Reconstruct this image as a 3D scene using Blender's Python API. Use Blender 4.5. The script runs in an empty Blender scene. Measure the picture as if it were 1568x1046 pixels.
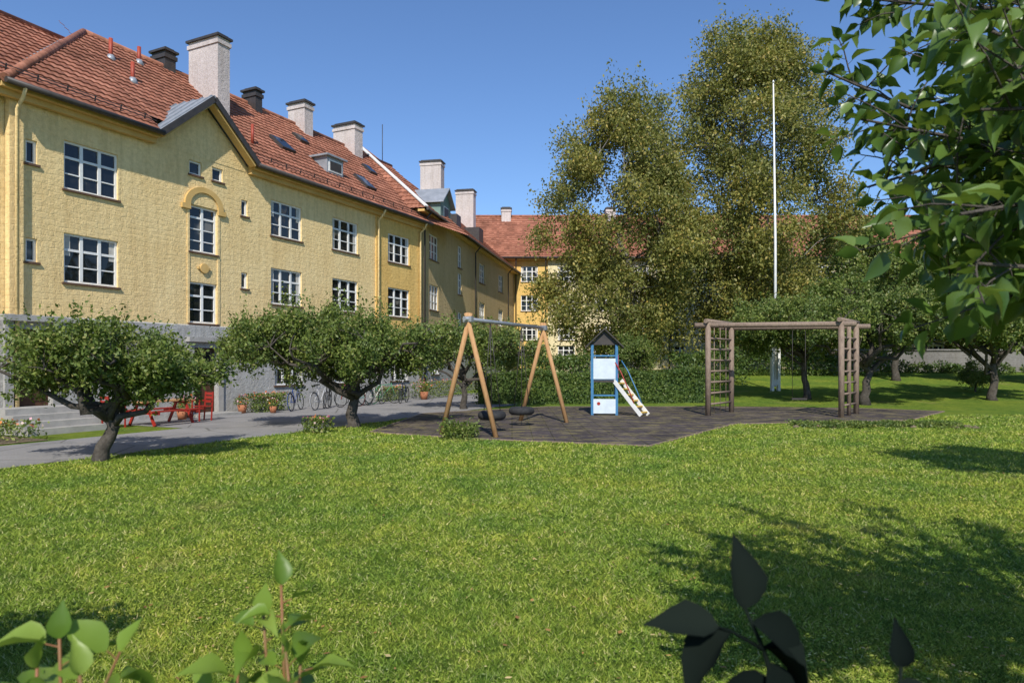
import bpy, math, random
import numpy as np
from mathutils import Vector
rng=np.random.default_rng(11); random.seed(5)
R=math.radians
scene=bpy.context.scene

# ---------------------------------------------------------------- helpers
class Acc:
    def __init__(s): s.V=[];s.F=[];s.n=0
    def add(s,V,F,mat=0,smooth=False):
        V=np.asarray(V,float).reshape(-1,3);F=np.asarray(F,int)
        s.V.append(V);s.F.append((F+s.n,mat,smooth));s.n+=len(V)
    def box(s,x0,x1,y0,y1,z0,z1,mat=0):
        V=[(x,y,z) for z in(z0,z1) for y in(y0,y1) for x in(x0,x1)]
        s.add(V,[(0,2,3,1),(4,5,7,6),(0,1,5,4),(2,6,7,3),(0,4,6,2),(1,3,7,5)],mat)
    def beam(s,p0,p1,w,h,mat=0,up=(0,0,1)):
        p0=Vector(p0);p1=Vector(p1);d=(p1-p0).normalized();u=Vector(up)
        if abs(d.dot(u))>.97:u=Vector((1,0,0))
        a=d.cross(u).normalized();b=a.cross(d).normalized()
        V=[p+a*sa*w/2+b*sb*h/2 for p in(p0,p1) for sb in(-1,1) for sa in(-1,1)]
        s.add([tuple(v) for v in V],[(0,2,3,1),(4,5,7,6),(0,1,5,4),(2,6,7,3),(0,4,6,2),(1,3,7,5)],mat)
    def tube(s,pts,rad,seg=6,mat=0,cap=True):
        pts=[Vector(p) for p in pts]
        if not hasattr(rad,'__len__'):rad=[rad]*len(pts)
        V=[]
        pa=None
        for i,p in enumerate(pts):
            d=(pts[min(i+1,len(pts)-1)]-pts[max(i-1,0)])
            if d.length<1e-9:d=Vector((0,0,1))
            d.normalize()
            if pa is None:
                u=Vector((0,0,1)) if abs(d.z)<.9 else Vector((1,0,0));a=d.cross(u).normalized()
            else:
                a=(pa-d*pa.dot(d))
                a=a.normalized() if a.length>1e-6 else d.orthogonal().normalized()
            pa=a;b=d.cross(a)
            for k in range(seg):
                t=2*math.pi*k/seg
                V.append(tuple(p+(a*math.cos(t)+b*math.sin(t))*rad[i]))
        F=[]
        for i in range(len(pts)-1):
            for k in range(seg):
                k2=(k+1)%seg
                F.append((i*seg+k,i*seg+k2,(i+1)*seg+k2,(i+1)*seg+k))
        s.add(V,F,mat,True)
        if cap:
            n=s.n-len(V)
            for i,rv in((0,True),(len(pts)-1,False)):
                idx=[n+i*seg+k for k in range(seg)]
                if rv: idx=idx[::-1]
                s.F.append((np.array([idx]),mat,False))
    def torus(s,c,ax,R_,r,mat=0,seg=28,ts=6):
        c=Vector(c);ax=Vector(ax).normalized();a=ax.orthogonal().normalized();b=ax.cross(a)
        V=[];F=[]
        for i in range(seg):
            t=2*math.pi*i/seg;d=a*math.cos(t)+b*math.sin(t)
            for k in range(ts):
                q=2*math.pi*k/ts
                V.append(tuple(c+d*(R_+r*math.cos(q))+ax*r*math.sin(q)))
        for i in range(seg):
            for k in range(ts):
                i2=(i+1)%seg;k2=(k+1)%ts
                F.append((i*ts+k,i2*ts+k,i2*ts+k2,i*ts+k2))
        s.add(V,F,mat,True)
    def build(s,name,mats,parent=None,loc=(0,0,0),rz=0):
        me=bpy.data.meshes.new(name)
        V=np.concatenate(s.V);me.vertices.add(len(V));me.vertices.foreach_set('co',V.ravel())
        idx=np.concatenate([f[0].ravel() for f in s.F])
        tot=np.concatenate([np.full(len(f[0]),f[0].shape[1]) for f in s.F])
        mi=np.concatenate([np.full(len(f[0]),f[1]) for f in s.F])
        sm=np.concatenate([np.full(len(f[0]),f[2]) for f in s.F])
        me.loops.add(len(idx));me.loops.foreach_set('vertex_index',idx.astype(np.int32))
        me.polygons.add(len(tot));st=np.concatenate([[0],np.cumsum(tot)[:-1]])
        me.polygons.foreach_set('loop_start',st.astype(np.int32))
        for m in mats:me.materials.append(m)
        me.polygons.foreach_set('material_index',mi.astype(np.int32))
        me.polygons.foreach_set('use_smooth',sm.astype(bool))
        me.update(calc_edges=True);me.validate()
        o=bpy.data.objects.new(name,me);scene.collection.objects.link(o)
        o.location=loc;o.rotation_euler=(0,0,rz)
        if parent:o.parent=parent
        return o
def empty(name,loc=(0,0,0),rz=0):
    o=bpy.data.objects.new(name,None);scene.collection.objects.link(o)
    o.location=loc;o.rotation_euler=(0,0,rz);o.empty_display_size=.3;return o

# ---------------------------------------------------------------- materials
class NT:
    def __init__(s,name):
        s.m=bpy.data.materials.new(name);s.m.use_nodes=True;s.t=s.m.node_tree
        s.p=s.t.nodes['Principled BSDF'];s.out=s.t.nodes['Material Output']
    def n(s,ty,**k):
        n=s.t.nodes.new(ty)
        for a,b in k.items():
            if a in n.inputs.keys():n.inputs[a].default_value=b
            else:setattr(n,a,b)
        return n
    def l(s,a,b):s.t.links.new(a,b)
    def coord(s):
        return s.n('ShaderNodeTexCoord').outputs['Object']
    def noise(s,vec,scale,detail=4,rough=.6):
        n=s.n('ShaderNodeTexNoise');n.inputs['Scale'].default_value=scale;n.inputs['Detail'].default_value=detail;n.inputs['Roughness'].default_value=rough
        s.l(vec,n.inputs['Vector']);return n.outputs['Fac']
    def ramp(s,fac,stops):
        r=s.n('ShaderNodeValToRGB');e=r.color_ramp.elements
        while len(e)<len(stops):e.new(.5)
        for i,(p,c) in enumerate(stops):
            e[i].position=p;e[i].color=(*c,1) if len(c)==3 else c
        s.l(fac,r.inputs[0]);return r.outputs[0]
    def mix(s,fac,a,b,mode='MIX'):
        n=s.n('ShaderNodeMix',data_type='RGBA',blend_type=mode)
        if isinstance(fac,(int,float)):n.inputs[0].default_value=fac
        else:s.l(fac,n.inputs[0])
        for i,v in((6,a),(7,b)):
            if isinstance(v,tuple):n.inputs[i].default_value=(*v,1)
            else:s.l(v,n.inputs[i])
        return n.outputs[2]
    def math(s,op,a,b=0.,c=0.):
        n=s.n('ShaderNodeMath',operation=op)
        for i,v in enumerate((a,b,c)):
            if isinstance(v,(int,float)):n.inputs[i].default_value=v
            else:s.l(v,n.inputs[i])
        return n.outputs[0]
    def bump(s,h,strength,dist=.02,prev=None):
        b=s.n('ShaderNodeBump');b.inputs['Strength'].default_value=strength;b.inputs['Distance'].default_value=dist
        s.l(h,b.inputs['Height'])
        if prev is not None:s.l(prev,b.inputs['Normal'])
        return b.outputs[0]
    def fin(s,col,rough=.8,spec=.3,normal=None,metal=0):
        if isinstance(col,tuple):s.p.inputs['Base Color'].default_value=(*col,1)
        else:s.l(col,s.p.inputs['Base Color'])
        s.p.inputs['Roughness'].default_value=rough;s.p.inputs['Specular IOR Level'].default_value=spec
        s.p.inputs['Metallic'].default_value=metal
        if normal is not None:s.l(normal,s.p.inputs['Normal'])
        return s.m
def simple(name,c1,c2=None,scale=3,rough=.7,spec=.3,bump=0,bs=40,metal=0):
    t=NT(name);v=t.coord()
    c2=c2 or tuple(x*.75 for x in c1)
    col=t.ramp(t.noise(v,scale,5),[(.32,c1),(.68,c2)])
    nb=t.bump(t.noise(v,bs,4),bump,.02) if bump else None
    return t.fin(col,rough,spec,nb,metal)
def stucco(name,c1,c2,brick=.6,mort=.45):
    t=NT(name);v=t.coord()
    sp=t.n('ShaderNodeSeparateXYZ');t.l(v,sp.inputs[0]);cb=t.n('ShaderNodeCombineXYZ')
    t.l(sp.outputs[0],cb.inputs[0]);t.l(sp.outputs[2],cb.inputs[1]);t.l(sp.outputs[1],cb.inputs[2])
    nz=t.n('ShaderNodeTexNoise');nz.inputs['Scale'].default_value=2.5;t.l(v,nz.inputs['Vector'])
    ad=t.n('ShaderNodeVectorMath',operation='MULTIPLY_ADD');t.l(nz.outputs['Color'],ad.inputs[0]);ad.inputs[1].default_value=(.16,.13,0);t.l(cb.outputs[0],ad.inputs[2])
    br=t.n('ShaderNodeTexBrick');br.inputs['Scale'].default_value=1;br.inputs['Brick Width'].default_value=.36;br.inputs['Row Height'].default_value=.16
    br.inputs['Mortar Size'].default_value=.02;br.inputs['Mortar Smooth'].default_value=1
    br.inputs['Color1'].default_value=(1,1,1,1);br.inputs['Color2'].default_value=(.68,.68,.68,1);br.inputs['Mortar'].default_value=(mort,mort,mort,1)
    t.l(ad.outputs[0],br.inputs['Vector'])
    big=t.noise(v,.5,4);fine=t.noise(v,7,6,.75)
    col=t.mix(t.ramp(big,[(.35,(0,0,0)),(.65,(1,1,1))]),c1,c2)
    fr=t.ramp(fine,[(.3,(.80,.79,.77)),(.6,(1,1,1))])
    col=t.mix(1.,col,fr,'MULTIPLY')
    # rain streaks / grime
    mp=t.n('ShaderNodeMapping');mp.inputs['Scale'].default_value=(3,3,.25);t.l(v,mp.inputs[0])
    st=t.ramp(t.noise(mp.outputs[0],1.5,5,.7),[(.35,(.84,.82,.79)),(.55,(1,1,1))])
    col=t.mix(.8,col,st,'MULTIPLY')
    b=t.bump(br.outputs['Color'],brick,.03)
    b=t.bump(fine,1.,.04,b)
    return t.fin(col,.9,.1,b)
M={}
M['yellow']=stucco('yellow_render',(.86,.63,.30),(.91,.70,.36),.45)
M['orange']=stucco('ochre_render',(.78,.50,.16),(.82,.56,.20),.5)
M['shaded']=stucco('shaded_yellow_render',(.56,.42,.21),(.62,.47,.25),.5)  # yellow render darkened: the wing's shade is painted into its colour
M['pale']=stucco('pale_yellow_render',(.82,.70,.42),(.86,.75,.48))
M['grey']=stucco('grey_render',(.42,.415,.40),(.50,.49,.47),.12,.8)
M['stonewall']=stucco('grey_stone',(.20,.195,.185),(.26,.25,.24),.8,.4)
M['chim']=stucco('chimney_render',(.66,.58,.55),(.54,.48,.46),.15,.8)
M['trim']=simple('ochre_trim',(.66,.44,.17),(.56,.36,.12),2,.7)
M['white']=simple('white_paint',(.82,.81,.78),(.70,.70,.67),4,.45)
M['sill']=simple('sill_metal',(.14,.08,.05),None,6,.6)
M['metal']=simple('zinc',(.40,.42,.45),(.28,.30,.32),2.5,.45,.5,metal=.3)
M['dark']=simple('dark_metal',(.035,.032,.03),(.06,.05,.045),6,.5,.4)
M['redpipe']=simple('red_vent',(.38,.07,.04),None,6,.5)
M['conc']=simple('concrete',(.42,.40,.37),(.30,.29,.27),3,.9,bump=.5)
M['door']=simple('door_wood',(.10,.045,.025),(.05,.025,.015),5,.5)
M['copper']=simple('verdigris',(.20,.30,.25),(.14,.22,.19),4,.6)
# glass
t=NT('window_glass');v=t.coord()
nz=t.noise(v,1.3,2);col=t.ramp(nz,[(.50,(.010,.012,.016)),(.60,(.025,.025,.025)),(.68,(.16,.15,.13))])
wob=t.bump(t.noise(v,1.2,1),.12,.05)
M['glass']=t.fin(col,.03,.6,wob)
M['curtain']=simple('curtain',(.55,.53,.48),(.40,.38,.34),6,.9)
# roof tile
t=NT('roof_tile');v=t.coord()
sp=t.n('ShaderNodeVectorMath',operation='SNAP');t.l(v,sp.inputs[0]);sp.inputs[1].default_value=(.24,.27,.23)
wn=t.n('ShaderNodeTexWhiteNoise');t.l(sp.outputs[0],wn.inputs['Vector'])
col=t.ramp(wn.outputs['Value'],[(0,(.25,.10,.062)),(.5,(.35,.14,.085)),(1,(.44,.19,.12))])
gr=t.ramp(t.noise(v,.6,6,.7),[(.32,(.55,.55,.52)),(.6,(1.,1.,1.))])
col=t.mix(.9,col,gr,'MULTIPLY')
M['tile']=t.fin(col,.75,.25,t.bump(t.noise(v,30,4),.3,.01))
# lawn ground
def lawnpatch(t,v,col):
    b=t.ramp(t.noise(v,.55,6,.65),[(.3,(.58,.76,.78)),(.5,(1,1,1)),(.68,(1.35,1.16,1.1))])
    col=t.mix(1.,col,b,'MULTIPLY')
    b=t.ramp(t.noise(v,4.5,5,.7),[(.3,(.52,.64,.6)),(.5,(1,1,1)),(.7,(1.35,1.22,1.25))])
    col=t.mix(1.,col,b,'MULTIPLY')
    dry=t.ramp(t.noise(v,.42,7,.78),[(.57,(0,0,0)),(.69,(1,1,1))])
    return t.mix(t.math('MULTIPLY',dry,.55),col,(.36,.29,.12))
t=NT('lawn');v=t.coord()
a=t.ramp(t.noise(v,55,5,.75),[(.3,(.06,.11,.014)),(.52,(.17,.25,.032)),(.75,(.31,.37,.065))])
M['lawn']=t.fin(lawnpatch(t,v,a),.9,.1,t.bump(t.noise(v,38,6,.8),1.,.06))
# asphalt & rubber
t=NT('asphalt');v=t.coord()
col=t.ramp(t.noise(v,.8,6,.65),[(.3,(.21,.205,.205)),(.7,(.30,.29,.285))])
sp_=t.ramp(t.noise(v,60,3),[(.35,(.8,.8,.8)),(.65,(1.1,1.1,1.1))])
col=t.mix(1.,col,sp_,'MULTIPLY')
crk=t.n('ShaderNodeTexVoronoi',feature='DISTANCE_TO_EDGE');crk.inputs['Scale'].default_value=.45;t.l(v,crk.inputs['Vector'])
col=t.mix(t.ramp(crk.outputs['Distance'],[(.004,(.6,.6,.6)),(.012,(0,0,0))]),col,(.06,.06,.05))
M['asphalt']=t.fin(col,.9,.2,t.bump(t.noise(v,80,3),.4,.01))
t=NT('rubber_paving');v=t.coord()
col=t.ramp(t.noise(v,.9,7,.75),[(.3,(.038,.032,.035)),(.5,(.074,.060,.063)),(.7,(.15,.12,.115))])
br=t.n('ShaderNodeTexBrick');br.inputs['Scale'].default_value=1;br.offset=0;br.inputs['Brick Width'].default_value=.5;br.inputs['Row Height'].default_value=.5;br.inputs['Mortar Size'].default_value=.014
br.inputs['Color1'].default_value=(1,1,1,1);br.inputs['Color2'].default_value=(.7,.7,.7,1);br.inputs['Mortar'].default_value=(.35,.4,.25,1);t.l(v,br.inputs['Vector'])
col=t.mix(1.,col,br.outputs['Color'],'MULTIPLY')
mp=t.n('ShaderNodeMapping');mp.inputs['Rotation'].default_value=(0,0,.5);mp.inputs['Scale'].default_value=(.7,2.0,1);t.l(v,mp.inputs[0])
gs=t.ramp(t.noise(mp.outputs[0],1.6,8,.85),[(.51,(0,0,0)),(.57,(1,1,1))])
col=t.mix(t.math('MULTIPLY',gs,.75),col,(.26,.22,.09))
M['rubber']=t.fin(col,.9,.2,t.bump(t.noise(v,50,4),.5,.02))
def wood(name,c1,c2,sc=(14,14,1.2)):
    t=NT(name);v=t.coord();mp=t.n('ShaderNodeMapping');mp.inputs['Scale'].default_value=sc;t.l(v,mp.inputs[0])
    n=t.noise(mp.outputs[0],2,6,.7);col=t.ramp(n,[(.3,c1),(.7,c2)])
    return t.fin(col,.75,.2,t.bump(n,.5,.01))
M['pine']=wood('pine_wood',(.36,.18,.075),(.54,.33,.16))
M['oldwood']=wood('weathered_wood',(.16,.115,.09),(.32,.24,.18),(10,10,3))
M['bark']=simple('apple_bark',(.050,.042,.034),(.11,.095,.08),9,.95,bump=1,bs=25)
t=NT('birch_bark');v=t.coord();mp=t.n('ShaderNodeMapping');mp.inputs['Scale'].default_value=(1,1,4);t.l(v,mp.inputs[0])
M['birch']=t.fin(t.ramp(t.noise(mp.outputs[0],1.6,5,.7),[(.42,(.05,.045,.04)),(.5,(.22,.20,.18))]),.8,.2)
def leafmat(name,stops,trans=.25,rough=.5,spec=.35,tcol=(.24,.34,.03),big=None,lawn=False):
    t=NT(name);g=t.n('ShaderNodeNewGeometry')
    col=t.ramp(g.outputs['Random Per Island'],stops)
    if big:
        v=t.coord();f=t.ramp(t.noise(v,big,3),[(.35,(.7,.75,.8)),(.65,(1.25,1.12,1.))])
        col=t.mix(1.,col,f,'MULTIPLY')
    if lawn:col=lawnpatch(t,t.coord(),col)
    t.fin(col,rough,spec)
    tr=t.n('ShaderNodeBsdfTranslucent');t.l(t.mix(.5,col,tcol),tr.inputs[0])
    mx=t.n('ShaderNodeMixShader');mx.inputs[0].default_value=trans
    t.l(t.p.outputs[0],mx.inputs[1]);t.l(tr.outputs[0],mx.inputs[2]);t.l(mx.outputs[0],t.out.inputs[0])
    return t.m
M['apleaf']=leafmat('apple_leaves',[(0,(.065,.110,.022)),(.5,(.135,.195,.040)),(.9,(.21,.27,.065)),(1,(.34,.33,.13))],.27,big=1.2)
M['bileaf']=leafmat('birch_leaves',[(0,(.13,.145,.038)),(.5,(.225,.240,.058)),(.85,(.32,.31,.08)),(1,(.46,.35,.10))],.32,tcol=(.30,.34,.05),big=.3)
M['hedgeleaf']=leafmat('hedge_leaves',[(0,(.035,.075,.015)),(.6,(.09,.15,.03)),(1,(.16,.21,.05))],.2,big=.8)
M['fgleaf']=leafmat('near_leaves',[(0,(.045,.095,.016)),(.6,(.10,.175,.030)),(1,(.17,.25,.06))],.32,.34,.55)
M['shadeleaf']=leafmat('shaded_near_leaves',[(0,(.005,.008,.007)),(1,(.012,.017,.013))],.03,.9,.02,tcol=(.01,.02,.01))  # near-black base colour paints in the shade on the near twig
M['fgshoot']=leafmat('young_leaves',[(0,(.11,.20,.025)),(.6,(.20,.31,.04)),(1,(.28,.38,.07))],.4,.4,.4)
M['grass']=leafmat('grass_blades',[(0,(.12,.20,.022)),(.45,(.25,.345,.040)),(.85,(.39,.45,.08)),(1,(.58,.53,.24))],.3,.55,.2,tcol=(.42,.54,.09),lawn=True)
M['redstem']=simple('young_stem',(.30,.10,.05),(.16,.12,.04),9,.5)
M['flower']=leafmat('flower_petals',[(0,(.6,.05,.04)),(.4,(.7,.3,.05)),(.7,(.6,.15,.3)),(1,(.8,.7,.6))],.2)
M['drybit']=leafmat('fallen_leaves',[(0,(.20,.09,.03)),(.5,(.35,.2,.06)),(1,(.5,.42,.2))],.1)
def paint(n,c,r=.4):return simple(n,c,tuple(x*.85 for x in c),5,r,.4)
M['blue']=paint('blue_paint',(.06,.20,.38));M['red']=paint('red_paint',(.36,.03,.02));M['pink']=paint('pink_paint',(.6,.12,.25))
M['yel']=paint('yellow_paint',(.75,.50,.10));M['panel']=paint('pale_panel',(.62,.70,.76));M['tyre']=simple('tyre_rubber',(.02,.02,.022),(.04,.04,.04),9,.8,bump=.5)
M['steel']=simple('galvanised_steel',(.45,.46,.47),(.35,.36,.37),6,.4,.5,metal=.6)
M['terra']=simple('terracotta',(.4,.16,.08),None,6,.8)
M['earth']=simple('bare_earth',(.22,.17,.11),(.12,.10,.06),5,.95,bump=.8)

# ---------------------------------------------------------------- terrain
def ss(a):
    a=np.clip(a,0,1);return a*a*(3-2*a)
def hgt(x,y):return 1.3*ss((np.asarray(y)-26)/24)*ss(np.asarray(x)/14)
xs=np.unique(np.concatenate([np.linspace(-600,-40,12),np.linspace(-40,70,111),np.linspace(70,600,12)]))
ys=np.unique(np.concatenate([np.linspace(-120,-10,8),np.linspace(-10,90,101),np.linspace(90,900,14)]))
X,Y=np.meshgrid(xs,ys);V=np.stack([X,Y,hgt(X,Y)],-1).reshape(-1,3)
nx=len(xs);i,j=np.meshgrid(np.arange(nx-1),np.arange(len(ys)-1));a=(j*nx+i).ravel()
g=Acc();g.add(V,np.stack([a,a+1,a+nx+1,a+nx],-1),0,True);g.build('ground',[M['lawn']])

F0=np.array([-10.8,23.8]);D=np.array([.4352,.9003]);N_=np.array([.9003,-.4352])
def fw(t,n,z=0):p=F0+D*t+N_*n;return (p[0],p[1],z)
def strip(name,t0,t1,n0,n1,mat,dz,step=.5,wob=0):
    g=Acc();ts=np.arange(t0,t1+.01,step);ns=np.linspace(n0,n1,6);V=[]
    for t_ in ts:
        for q,n in enumerate(ns):
            if wob and q==5:n=n+wob*math.sin(t_*2.1)*math.sin(t_*.7+1)
            p=F0+D*t_+N_*n;V.append((p[0],p[1],float(hgt(p[0],p[1]))+dz))
    F=[(i*6+k,i*6+k+1,(i+1)*6+k+1,(i+1)*6+k) for i in range(len(ts)-1) for k in range(5)]
    g.add(V,F,0,False);return g.build(name,[mat])
strip('path',-40,20,3.6,7.2,M['asphalt'],.012,wob=.08)
strip('pavement',-3.6,20,-.3,3.6,M['asphalt'],.008)
strip('flower_bed_soil',-40,-6.8,.0,3.3,M['earth'],.016)
PG=np.array([(-3.7,17.9),(-1.2,16.4),(3.0,14.85),(6.6,20.3),(12.6,21.6),(16.2,25.6),(14,27.3),(8,28.4),(1.5,28.4),(-3.2,24.5)])
g=Acc();g.add([(x,y,.022) for x,y in PG],[list(range(len(PG)))]);g.build('playground_surface',[M['rubber']])
g=Acc()
for k in range(len(PG)):
    p=PG[k];q=PG[(k+1)%len(PG)];g.beam((p[0],p[1],.0),(q[0],q[1],.0),.06,.06)
g.build('playground_edging',[M['oldwood']])

# ---------------------------------------------------------------- roof/wall tools
def roof_slope(acc,O,u,w,L,ul,ur,v0=0,mat=0,tw=.24,row=.36):
    O=np.array(O,float);u=np.array(u,float);w=np.array(w,float);w/=np.linalg.norm(w);n=np.cross(u,w)
    lo=min(ul(v0),ul(L));hi=max(ur(v0),ur(L))
    us=np.arange(lo,hi+tw/5,tw/5)
    prof=.03*np.abs(np.sin(np.pi*us/tw))**.8
    lines=[];v=v0
    while v<L-1e-6:
        v2=min(v+row,L)
        for vv,off in((v,.045),(v2,.005)):
            uc=np.clip(us,ul(vv),ur(vv))
            lines.append(O+uc[:,None]*u+vv*w+(prof+off)[:,None]*n)
        v=v2
    V=np.concatenate(lines);m=len(us);nl=len(lines)
    i,j=np.meshgrid(np.arange(m-1),np.arange(nl-1));a=(j*m+i).ravel()
    acc.add(V,np.stack([a,a+1,a+m+1,a+m],-1),mat,False)
def wall(acc,x0,x1,z0,z1,holes,y,mat=0,dep=.16):
    hs=[h for h in holes if h[0]<x1 and h[1]>x0 and h[2]<z1 and h[3]>z0]
    bx=sorted({x0,x1,*[max(x0,h[0]) for h in hs],*[min(x1,h[1]) for h in hs]})
    bz=sorted({z0,z1,*[max(z0,h[2]) for h in hs],*[min(z1,h[3]) for h in hs]})
    for a,b in zip(bx,bx[1:]):
        for c,d in zip(bz,bz[1:]):
            mx,mz=(a+b)/2,(c+d)/2
            if any(h[0]<mx<h[1] and h[2]<mz<h[3] for h in hs):continue
            acc.add([(a,y,c),(b,y,c),(b,y,d),(a,y,d)],[(0,1,2,3)],mat)
    for h in hs:
        a,b,c,d=h[:4];y2=y+dep
        acc.add([(a,y,c),(a,y2,c),(a,y2,d),(a,y,d)],[(0,1,2,3)],mat)
        acc.add([(b,y,c),(b,y2,c),(b,y2,d),(b,y,d)],[(3,2,1,0)],mat)
        acc.add([(a,y,c),(b,y,c),(b,y2,c),(a,y2,c)],[(0,1,2,3)],mat)
        acc.add([(a,y,d),(b,y,d),(b,y2,d),(a,y2,d)],[(3,2,1,0)],mat)
def window(fr,gl,x0,x1,z0,z1,y,cols=3,rows=3,sill=True):
    ya,yb=y+.07,y+.13;f=.065
    fr.box(x0,x0+f,ya,yb,z0,z1);fr.box(x1-f,x1,ya,yb,z0,z1)
    fr.box(x0+f,x1-f,ya,yb,z0,z0+f);fr.box(x0+f,x1-f,ya,yb,z1-f,z1)
    W=x1-x0;H=z1-z0
    for k in range(1,cols):
        xc=x0+W*k/cols;fr.box(xc-.045,xc+.045,ya-.004,yb,z0+f,z1-f)
    for k in range(1,rows):
        zc=z0+H*k/rows;hw=.035 if k==rows-1 else .018
        for c in range(cols):
            fr.box(x0+W*c/cols+.046,x0+W*(c+1)/cols-.046,ya+.006,yb-.005,zc-hw,zc+hw)
    # each casement pane sits at a slightly different angle, as real sashes do
    ct=random.random()
    for c in range(cols):
        a=x0+W*c/cols;b=x0+W*(c+1)/cols;j1,j2=random.uniform(-.008,.008),random.uniform(-.008,.008)
        gl.add([(a,y+.112+j1,z0),(b,y+.112-j1,z0),(b,y+.112+j2,z1),(a,y+.112-j2,z1)],[(0,1,2,3)])
        if W>1.2 and ct<.55 and c in(0,cols-1):
            e0,e1=(a+.07,a+.07+.3*(b-a)) if c==0 else (b-.07-.3*(b-a),b-.07)
            zt_=z1-.06;zb=z0+.06 if ct<.35 else z0+.55*H
            gl.add([(e0,y+.0995,zb),(e1,y+.0995,zb),(e1,y+.0995,zt_),(e0,y+.0995,zt_)],[(0,1,2,3)],1)
    if sill:fr.box(x0-.06,x1+.06,y-.06,y+.068,z0-.06,z0-.002,1)
def chimney(acc,x0,x1,y0,y1,z0,z1):
    acc.box(x0,x1,y0,y1,z0,z1,0)
    acc.box(x0-.05,x1+.05,y0-.05,y1+.05,z1-.28,z1-.12,0)
    acc.box(x0-.09,x1+.09,y0-.09,y1+.09,z1+.0,z1+.09,1)
    acc.box(x0+.04,x1-.04,y0+.04,y1-.04,z1+.09,z1+.18,1)

def skylight(acc,x,yy,zz,w=.7,h=.9,slope=(5.5,4.75)):
    L=math.hypot(*slope);cy,cz=slope[0]/L,slope[1]/L
    n=np.array((0,-cz,cy));wv=np.array((0,cy,cz));c=np.array((x,yy,zz))
    def q(hw,hh,off):return [tuple(c+np.array((sx*hw,0,0))+wv*sy*hh+n*off) for sx,sy in((-1,-1),(1,-1),(1,1),(-1,1))]
    a=q(w/2,h/2,-.02);b=q(w/2,h/2,.13)
    acc.add(a+b,[(4,5,6,7),(0,1,5,4),(1,2,6,5),(2,3,7,6),(3,0,4,7)],1)
    acc.add(q(w/2-.07,h/2-.07,.136),[(0,1,2,3)],2)

RY,RZ=5.0,4.75;SL=math.hypot(5.5,4.75);cs=5.5/SL
# ============ main apartment building
B=empty('yellow_apartment_building',(F0[0],F0[1],0),math.atan2(D[1],D[0]))
EZ=9.2
wins=[(-4.7,-3.07,6.82,8.22,3),(-4.7,-3.07,4.14,5.56,3),(3.18,4.87,6.82,8.22,3),(3.18,4.87,4.14,5.56,3),(6.75,8.5,6.82,8.22,3),(6.75,8.5,4.14,5.56,3),
      (-.52,.62,3.2,4.62,2),(-.52,.62,5.66,7.25,2),(-.52,-.02,8.3,8.78,1),(.42,.88,8.3,8.78,1),
      (-5.72,-5.42,7.3,7.95,1),(-5.72,-5.42,4.6,5.25,1),(1.72,2.02,7.3,7.9,1),(1.72,2.02,4.6,5.2,1)]
w2=[(10.75,12.6,6.82,8.22,3),(10.75,12.6,4.14,5.56,3)]
lw=[(3.3,4.8,.95,2.3,3),(6.8,8.3,.95,2.3,3),(10.9,12.4,.95,2.3,3)]
doors=[(-.45,.55,.1,2.35),(-6.1,-5.1,.62,2.75)]
W=Acc();Fr=Acc();Gl=Acc()
wall(W,-6.12,9.82,3.1,EZ,wins,0,0)
W.box(-6.12,9.82,.2,10,0,EZ+.3,0)
wall(W,9.82,13.7,3.1,EZ,w2,-.05,1)
W.add([(9.82,-.05,3.1),(9.82,0,3.1),(9.82,0,EZ),(9.82,-.05,EZ)],[(3,2,1,0)],1)
wall(W,-26,-6.12,3.1,EZ,[],.25,0)
wall(W,-26,-6.12,-.3,3.1,[],.2,2)
W.add([(-6.12,0,3.1),(-6.12,.25,3.1),(-6.12,.25,EZ),(-6.12,0,EZ)],[(3,2,1,0)],0)
wall(W,-6.16,13.7,-.3,3.1,[h[:4] for h in lw]+doors,-.09,2,.25)
W.add([(-6.16,-.09,-.3),(-6.16,.25,-.3),(-6.16,.25,3.1),(-6.16,-.09,3.1)],[(3,2,1,0)],2)
W.add([(-6.16,-.09,3.1),(13.7,-.09,3.1),(13.7,.0,3.14),(-6.16,.0,3.14)],[(0,1,2,3)],2)
# gable above entrance
gx=.06;W.add([(gx-1.85,-.012,EZ-.25),(gx+1.85,-.012,EZ-.25),(gx+1.85,-.012,EZ+.05),(gx,-.012,10.85),(gx-1.85,-.012,EZ+.05)],[(0,1,2,3,4)],0)
W.build('walls',[M['yellow'],M['orange'],M['grey']],B)
for w in wins:
    c=w[4]
    window(Fr,Gl,*w[:4],0,c,1 if w[3]-w[2]<.7 else (4 if w[3]-w[2]>1.5 else 3))
for w in w2:window(Fr,Gl,*w[:4],-.05,3,3)
for w in lw:window(Fr,Gl,*w[:4],-.09,3,2)
Fr.build('window_frames',[M['white'],M['sill']],B);Gl.build('window_panes',[M['glass'],M['curtain']],B)
# doors, arch trim, emblem, canopy
A=Acc()
for dx0,dx1,dz0,dz1 in doors:
    A.box(dx0,dx1,.05,.1,dz0,dz1,0)
    for k in(0,1):
        xa=dx0+.08+k*(dx1-dx0)/2;A.box(xa,xa+(dx1-dx0)/2-.16,.03,.049,dz0+.15,dz0+.9,0);
        A.add([(xa,.046,dz0+1.05),(xa+.34,.046,dz0+1.05),(xa+.34,.046,dz1-.15),(xa,.046,dz1-.15)],[(0,1,2,3)],3)
    A.box(dx0-.22,dx0-.003,-.17,-.092,dz0-.1,dz1+.2,1);A.box(dx1+.003,dx1+.22,-.17,-.092,dz0-.1,dz1+.2,1);A.box(dx0-.3,dx1+.3,-.3,-.092,dz1+.2,dz1+.36,1)
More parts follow.
